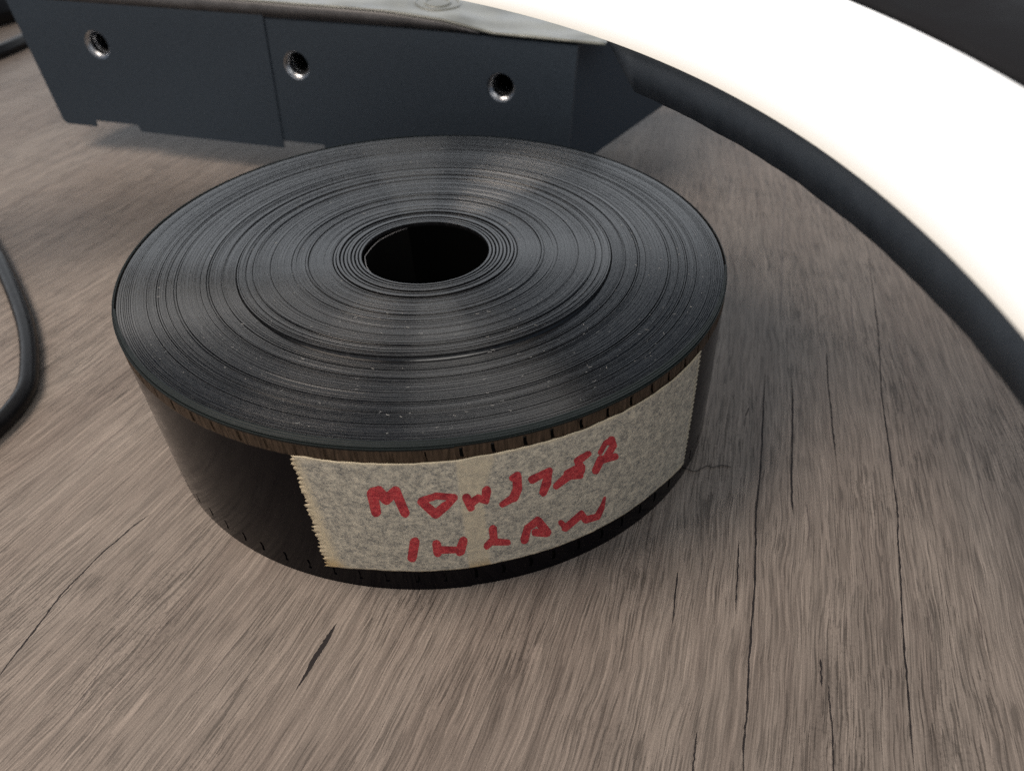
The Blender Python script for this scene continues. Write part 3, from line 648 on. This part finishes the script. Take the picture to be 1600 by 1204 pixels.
# loose inner end of the film springing into the hole
tail = smooth_path([(-8.6, -9.0), (-11.2, -4.2), (-12.0, 0.2), (-11.7, 2.4), (-9.6, 7.0), (-6.4, 10.3), (-3.2, 12.3)], 8)
Tn = np.gradient(tail, axis=0)
Tn /= np.linalg.norm(Tn, axis=1)[:, None]
Nn = np.stack([-Tn[:, 1], Tn[:, 0]], 1)
P = np.zeros((len(tail), 5, 3))
for j, (off, zz) in enumerate(((0, 1.0), (0, 33.9), (0.14, 33.9), (0.14, 1.0), (0, 1.0))):
    P[:, j, :2] = tail + Nn * off
    P[:, j, 2] = zz
loose = grid_mesh('loose_end', shear(P, HX, HY), mat=[m_bore, m_lit_edge], parent=roll, smooth=False)
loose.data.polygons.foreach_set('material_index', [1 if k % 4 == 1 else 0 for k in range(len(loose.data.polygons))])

# masking tape
def tape():
    zt, zb = 32.2, 5.6
    nz, nu = 104, 150
    V = np.linspace(zb, zt, nz)
    vt = (V - zb) / (zt - zb)
    tl = np.array([(-0.30, 0.04, 0.32, 0.06)[k % 4] * rnd.uniform(0.2, 1.3) + rnd.uniform(-0.14, 0.14) + 0.18 * math.sin(k * 0.31) for k in range(nz)])
    tr = np.array([(-0.34, 0.0, 0.40, 0.08)[k % 4] * rnd.uniform(0.6, 1.2) + rnd.uniform(-0.08, 0.08) for k in range(nz)])
    s = np.linspace(0, 1, nu)
    left = U0 + 0.25 * vt + tl
    right = U1 + 0.6 * np.sin(vt * 2.6) + tr
    U = np.linspace(U0 + 0.8, U1 - 0.8, nu)[:, None] + np.zeros((1, nz))
    U[0] = left
    U[-1] = right
    top_w = np.interp(U[:, -1], np.linspace(U0, U1, 60), rng.normal(0, 0.07, 60)) + 0.5 * np.clip((U[:, 0] - (U1 - 8)) / 8, 0, 1)
    bot_w = np.interp(U[:, 0], np.linspace(U0, U1, 60), rng.normal(0, 0.05, 60)) - 1.1 * np.clip((U0 + 9 - U[:, 0]) / 9, 0, 1) - 1.5 * np.clip((U[:, 0] - (U1 - 9)) / 9, 0, 1)
    Zg = V[None] + top_w[:, None] * vt[None] + bot_w[:, None] * (1 - vt[None])
    step = 0.0 - 0.16 * np.clip((U - (UB + 0.2)) / 3.2, 0, 1)
    lift = 0.22 * np.clip((U0 + 1.5 - U) / 1.5, 0, 1)
    Rr = RT + step + lift * rng.random((1, nz))
    a = U / RT
    P = np.stack([Rr * np.cos(a), Rr * np.sin(a), Zg], -1)
    o = grid_mesh('tape_label', shear(P), mat=m_tape, parent=roll, uv=np.stack([U, Zg], -1))
    m = o.modifiers.new('thickness', 'SOLIDIFY')
    m.thickness = 0.10 * S
    m.offset = -1
    o['label'] = 'mottled cream masking tape strip lettered MONSTER IN LAW in red marker'
    return o

tape_o = tape()
for key in sorted(LETTERS):
    polys = LETTERS[key]
    vs, fs = [], []
    for poly in polys:
        fs.append(list(range(len(vs), len(vs) + len(poly))))
        vs += [Vector(q) for q in poly]
    # roughen the stroke outline a little, as a marker bleeds into paper
    vs = [v + Vector((rnd.uniform(-0.06, 0.06), rnd.uniform(-0.06, 0.06))) for v in vs]
    fs = [f if sum((vs[f[i]].x * vs[f[(i + 1) % len(f)]].y - vs[f[(i + 1) % len(f)]].x * vs[f[i]].y) for i in range(len(f))) > 0 else f[::-1] for f in fs]
    ov, oe, of, _, _, orig = delaunay_2d_cdt(vs, [], fs, 1, 1e-5)
    of = [f for f, oid in zip(of, orig) if len(oid)]
    verts = []
    for q in ov:
        Rr = RT + 0.035 - 0.16 * min(1, max(0, (q.x - (UB + 0.2)) / 3.2))
        a = q.x / RT
        verts.append((Rr * math.cos(a) + TX * q.y / 35, Rr * math.sin(a) + TY * q.y / 35, q.y))
    o = pyd('letter', verts, [tuple(f) for f in of], m_ink, tape_o, smooth=True)
    o['label'] = 'red marker letter ' + key[1]

# lint and scratches on the top of the roll
dv, df = [], []
for k in range(420):
    a = rnd.uniform(-math.pi, math.pi)
    r = 16 + 40 * math.sqrt(rnd.random())
    if math.sin(a) > 0.2 and rnd.random() < 0.6:
        continue
    ln, wd = rnd.uniform(0.15, 0.7), rnd.uniform(0.025, 0.06)
    b = a + math.pi / 2 + rnd.gauss(0, 0.5)
    f = (57.3 - r) / 44.6
    cx, cy = r * math.cos(a) + TX + HX * f, r * math.sin(a) + TY + HY * f
    zc = 34.86 + (0.66 if (r < 36.4 and math.sin(a) < 0) else 0.08)
    i0 = len(dv)
    bend = rnd.uniform(-0.5, 0.5)
    for q in range(4):
        t = q / 3 - 0.5
        x = cx + ln * t * math.cos(b) - bend * ln * (t * t) * math.sin(b)
        y = cy + ln * t * math.sin(b) + bend * ln * (t * t) * math.cos(b)
        dv += [(x - wd / 2 * math.sin(b), y + wd / 2 * math.cos(b), zc), (x + wd / 2 * math.sin(b), y - wd / 2 * math.cos(b), zc), (x, y, zc + wd)]
    for q in range(3):
        j = i0 + 3 * q
        for c in range(3):
            d = (c + 1) % 3
            df.append((j + c, j + d, j + 3 + d, j + 3 + c))
lint = pyd('lint', dv, df, m_dust, roll)
lint['kind'] = 'stuff'

# ------------------------------------------------------------------ black box behind the roll
E1 = Vector((0.9179, -0.3969, 0))
NB = Vector((0.3969, 0.9179, 0))          # points away from the camera
KB, ZB = 0.9115, 10.0                 # the box stands on 10 mm legs
A0 = Vector((-125.8, 152.05, 0))
box = tag(empty('equipment_box', A0), 'black metal equipment box with three steel-lined holes behind the film roll', 'box')

def upt(u, z, d=0.0):
    """u along the front, z up, d behind the front face; relative to the box origin."""
    v = (E1 * u + NB * d) * KB
    return (v.x, v.y, z * KB + ZB)

def panel(name, outline, holes, d0, thick, parent):
    vs = [Vector(q) for q in outline]
    faces = [list(range(len(vs)))]
    hole_rings = []
    for (hu, hz, hr) in holes:
        ring = []
        for k in range(28):
            t = 2 * math.pi * k / 28
            ring.append(len(vs))
            vs.append(Vector((hu + hr * math.cos(t), hz + hr * math.sin(t))))
        hole_rings.append(ring)
        faces.append(ring)
    ov, oe, of, _, _, orig = delaunay_2d_cdt(vs, [], faces, 1, 1e-5)
    keep = []
    for f, oid in zip(of, orig):
        if len(oid) == 1 and oid[0] == 0:
            keep.append(tuple(f))
    o = pyd(name, [upt(q.x, q.y, d0) for q in ov], keep, m_box, parent)
    bm = bmesh.new()
    bm.from_mesh(o.data)
    bmesh.ops.recalc_face_normals(bm, faces=bm.faces)
    r = bmesh.ops.extrude_face_region(bm, geom=bm.faces[:])
    vv = [g for g in r['geom'] if isinstance(g, bmesh.types.BMVert)]
    bmesh.ops.translate(bm, verts=vv, vec=NB * thick * KB * S)
    bmesh.ops.recalc_face_normals(bm, faces=bm.faces)
    bm.to_mesh(o.data)
    bm.free()
    return o

UC = 97.0
panel('front_panel', [(0.9, 0.0), (14.4, 0.0), (14.6, 2.4), (33.6, 2.6), (34.4, 0.0), (UC - 1.6, 0.0), (UC, 45.4), (-7.2, 46.0), (-0.9, 1.4), (-0.1, 0.4)],
      [(26.8, 31.0, 5.0)], -0.45, 0.44, box)
panel('front_panel', [(UC - 4.0, 2.6), (111.5, 2.6), (112, 0.0), (199.5, 0.0), (200, 0.5), (202.5, 42.8), (UC - 3.0, 45.3)],
      [(106.0, 29.6, 4.8), (178.1, 28.3, 4.6)], 0.0, 3.0, box)
for (hu, hz, d, ro) in ((26.8, 31.0, -0.4, 4.95), (106.0, 29.6, 0.2, 4.75), (178.1, 28.3, 0.2, 4.55)):
    prof = [(1.0, 0.0), (1.0, 9.0), (0.74, 9.0), (0.74, 3.0), (0.80, 2.6), (0.75, 2.1), (0.81, 1.6), (0.76, 1.1), (0.83, 0.7), (0.93, 0.1)]
    n = 32
    P = np.zeros((n, len(prof) + 1, 3))
    for k in range(n):
        t = 2 * math.pi * k / n
        for j, (rr, dd) in enumerate(prof + [prof[0]]):
            ex = 0.55 * (1.0 - rr) / 0.26            # bored a little off centre
            P[k, j] = upt(hu + ro * rr * math.cos(t) + ex * 0.8, hz + ro * rr * math.sin(t) + ex, d + dd)
    grid_mesh('threaded_insert', P, close_u=True, mat=m_steel, parent=box)
    t = np.linspace(0, 2 * math.pi, 24, endpoint=False)
    pyd('bore_bottom', [upt(hu + ro * 0.98 * math.cos(q), hz + ro * 0.98 * math.sin(q), d + 9.02) for q in t], [tuple(range(24))], m_bore, box)
# body: footprint behind the panels, right end running back at a slant
fp = [upt(-4.0, 0, 3.05), upt(199.0, 0, 3.05), None, upt(110.0, 0, 56), upt(0.0, 0, 22)]
side = Vector((78.3, 125.4, 0)) - A0
back = side + Vector((9, 11, 0))
fp[2] = (back.x, back.y, 0)
nb = len(fp)
bv = []
for zz in (9.0, 44.2):
    for k, q in enumerate(fp):
        right = k in (1, 2)
        h = zz - (1.8 if (zz > 40 and right) else 0) - (8.9 if (zz < 10 and right) else 0)
        bv.append((q[0], q[1], h * KB + ZB))
bf = [tuple(range(nb))[::-1], tuple(range(nb, 2 * nb))] + [(i, (i + 1) % nb, nb + (i + 1) % nb, nb + i) for i in range(nb)]
# drill the body where the inserts sit: the front is hidden by the panels, so leave it open
bf = [f for f in bf if f != (0, 1, nb + 1, nb)]
body = pyd('body', bv, bf, m_box, box)
m = body.modifiers.new('thickness', 'SOLIDIFY')
m.thickness = 1.2 * S
m.offset = -1
m.use_even_offset = True
for q in ((128, 15), (182, 15), (160, 46), (110, 44)):
    c = upt(q[0], 0, q[1])
    lathe('leg', [(0.01, 0.0), (6.4, 0.0), (6.4, 1.5), (5.6, 2.0), (5.6, ZB + 2.0), (0.01, ZB + 2.0)], c[0], c[1], 0, 360, 24, m_rubber, box)

# pale plastic cover lying on the box
cover = tag(empty('plastic_cover', (A0.x, A0.y, 44.6 * KB + ZB)), 'pale translucent-looking plastic cover lying on the black equipment box', 'cover')
def lip_z(u):
    return float(np.interp(u, [6, 40, 95, 140, 160, 176, 215], [5.4, 5.0, 4.7, 4.2, 2.8, 0.3, -0.5]))
def sheet_z(u, d):
    return lip_z(u) + 0.5 * math.sin(u * 0.05 + d * 0.08) * min(1, d / 20 + 0.1) + 0.02 * d + (0.22 * math.sin(u * 0.31 + d * 0.2) + 0.18 * math.sin(u * 0.17 - d * 0.33)) * min(1, d / 6 + 0.1)
nu, nd = 90, 26
P = np.zeros((nu, nd, 3))
cu, cd = 176.0, 25.0
for i in range(nu):
    u = 6 + 205 * i / (nu - 1)
    ze = float(np.interp(u, [6, 40, 95, 140, 160, 176, 215], [5.4, 5.0, 4.7, 4.2, 2.8, 0.3, -0.5]))
    for j in range(nd):
        d = (34 + 34 * min(1, max(0, (u - 60) / 60))) * (j / (nd - 1)) ** 1.3 - 0.8
        zz = ze + 0.5 * math.sin(u * 0.05 + d * 0.08) * min(1, d / 20 + 0.1) + 0.02 * d + (0.22 * math.sin(u * 0.31 + d * 0.2) + 0.18 * math.sin(u * 0.17 - d * 0.33)) * min(1, d / 6 + 0.1)
        v = (E1 * u + NB * d) * KB
        P[i, j] = (v.x, v.y, zz)
sheet = grid_mesh('sheet', P, mat=m_pale, parent=cover)
m = sheet.modifiers.new('thickness', 'SOLIDIFY')
m.thickness = 0.6 * S
m.offset = -1
P = np.zeros((nu, 2, 3))
for i in range(nu):
    u = 6 + 205 * i / (nu - 1)
    ze = float(np.interp(u, [6, 40, 95, 140, 160, 176, 215], [5.4, 5.0, 4.7, 4.2, 2.8, 0.3, -0.5]))
    if u > 174:
        P[i:] = P[i - 1]
        P = P[:i]
        break
    for j, zz in enumerate((0.15, ze - 0.5)):
        v = (E1 * u + NB * (0.5 - 0.8 * j)) * KB
        P[i, j] = (v.x, v.y, zz)
skirt = grid_mesh('front_lip', P, mat=m_grey, parent=cover)
m = skirt.modifiers.new('thickness', 'SOLIDIFY')
m.thickness = 0.8 * S
m.offset = 1
for rr in (4.0, 7.2):
    P = np.zeros((48, 9, 3))
    for i in range(48):
        t = 2 * math.pi * i / 48
        for k in range(9):
            a = 2 * math.pi * k / 8
            q = rr + 0.5 * math.cos(a)
            u, d = 153.0 + q * math.cos(t), 14.0 + q * math.sin(t)
            v = (E1 * u + NB * d) * KB
            P[i, k] = (v.x, v.y, sheet_z(u, d) + 0.30 * math.sin(a))
    grid_mesh('embossed_ring', P, close_u=True, mat=m_pale, parent=cover)

# ------------------------------------------------------------------ cables
def cable(pts, r, label, name='cable'):
    base = Vector(pts[len(pts) // 2])
    o = tube(name, [tuple(Vector(q) - base) for q in pts], r, m_rubber)
    o.location = base * S
    return tag(o, label, 'cable', 'black cables on the table')

cable([(-190, 150, 2.1), (-150, 112, 2.1), (-124, 72, 2.1), (-104, 36, 2.1), (-95.0, 13.5, 2.1), (-93.0, 1.0, 2.1), (-97.5, -13, 2.1), (-112, -32, 2.1), (-150, -60, 2.1), (-200, -80, 2.1)], 2.05,
      'glossy black cable curving in from the left edge beside the film roll')
cable([(-230, 215, 3.1), (-205, 256, 3.1), (-193, 282, 3.1), (-188, 310, 3.1), (-186, 350, 3.1)], 3.0,
      'thin dark cable running behind the left end of the black box')
cable([(-250, 262, 7.1), (-228, 318, 7.1), (-214, 345, 7.1), (-205, 380, 7.1), (-200, 420, 7.1)], 7.0,
      'thick dark cable at the far top left corner behind the box')

th_o = tube('thread', [(x - 50, y + 36, 0.0) for x, y in THREAD], 0.09, m_thread, n=5, seg=6)
th_o.location = (50 * S, -36 * S, 0.12 * S)
tag(th_o, 'short dark thread lying on the table right of the film roll', 'thread')

# ------------------------------------------------------------------ round lamp around the view
LX, LY = -94.5, -80.5
lamp = tag(empty('ring_lamp', (LX, LY, 0)), 'big round lamp with glowing white inner wall and black lower rim', 'lamp')
def lamp_z(o):
    return o
lathe('diffuser', [(141.5, 76.0), (141.4, 77.0), (141.3, 80), (141.0, 86), (140.7, 91.9), (144.5, 91.9), (145.5, 84), (145.5, 76.0)], 0, 0, 0, 360, 300, m_glow, lamp, smooth=True)
def ragged(P, th):
    a = np.degrees(th)
    k = 0.03 * np.sin(a * 1.3) + 0.02 * np.sin(a * 3.1 + 1)
    steps = np.zeros_like(a)
    for a0, h in ((-3.5, 0.22), (3.0, 0.20), (10.5, 0.14), (18.0, -0.14)):
        steps += h / (1 + np.exp(-(a - a0) * 6)) * np.exp(-np.clip(a - a0, 0, None) / 2.5)
    taper = np.clip((30.0 - a) / 3.5, 0.02, 1)
    low = 68.4 + k + steps
    zlow = 75.9 - (75.9 - low) * taper
    mask = P[..., 2] < 70
    P[..., 2] = np.where(mask, zlow[:, None], P[..., 2])
    return P
lathe('lower_rim', [(144.5, 69.0), (143.4, 75.95), (147.5, 75.95), (147.5, 69.0)], 0, 0, -60, 30, 400, m_rim, lamp, smooth=False, jit=ragged)
lathe('housing', [(145.6, 76.0), (145.6, 91.95), (140.75, 91.95), (140.9, 92.5), (142, 93.0), (157, 94.6), (160, 92.5), (160.5, 86), (158, 78), (154, 75.9)], 0, 0, 0, 360, 220, m_house, lamp, smooth=True)
tube('arm', [(-155, 26, 84), (-215, 42, 90), (-250, 60, 80), (-272, 72, 50), (-278, 76, 8)], 7, m_house, lamp)
lathe('base', [(0.01, 0.02), (62, 0.02), (64, 3), (60, 9), (12, 12), (0.01, 12)], -278, 76, 0, 360, 64, m_house, lamp, smooth=True)
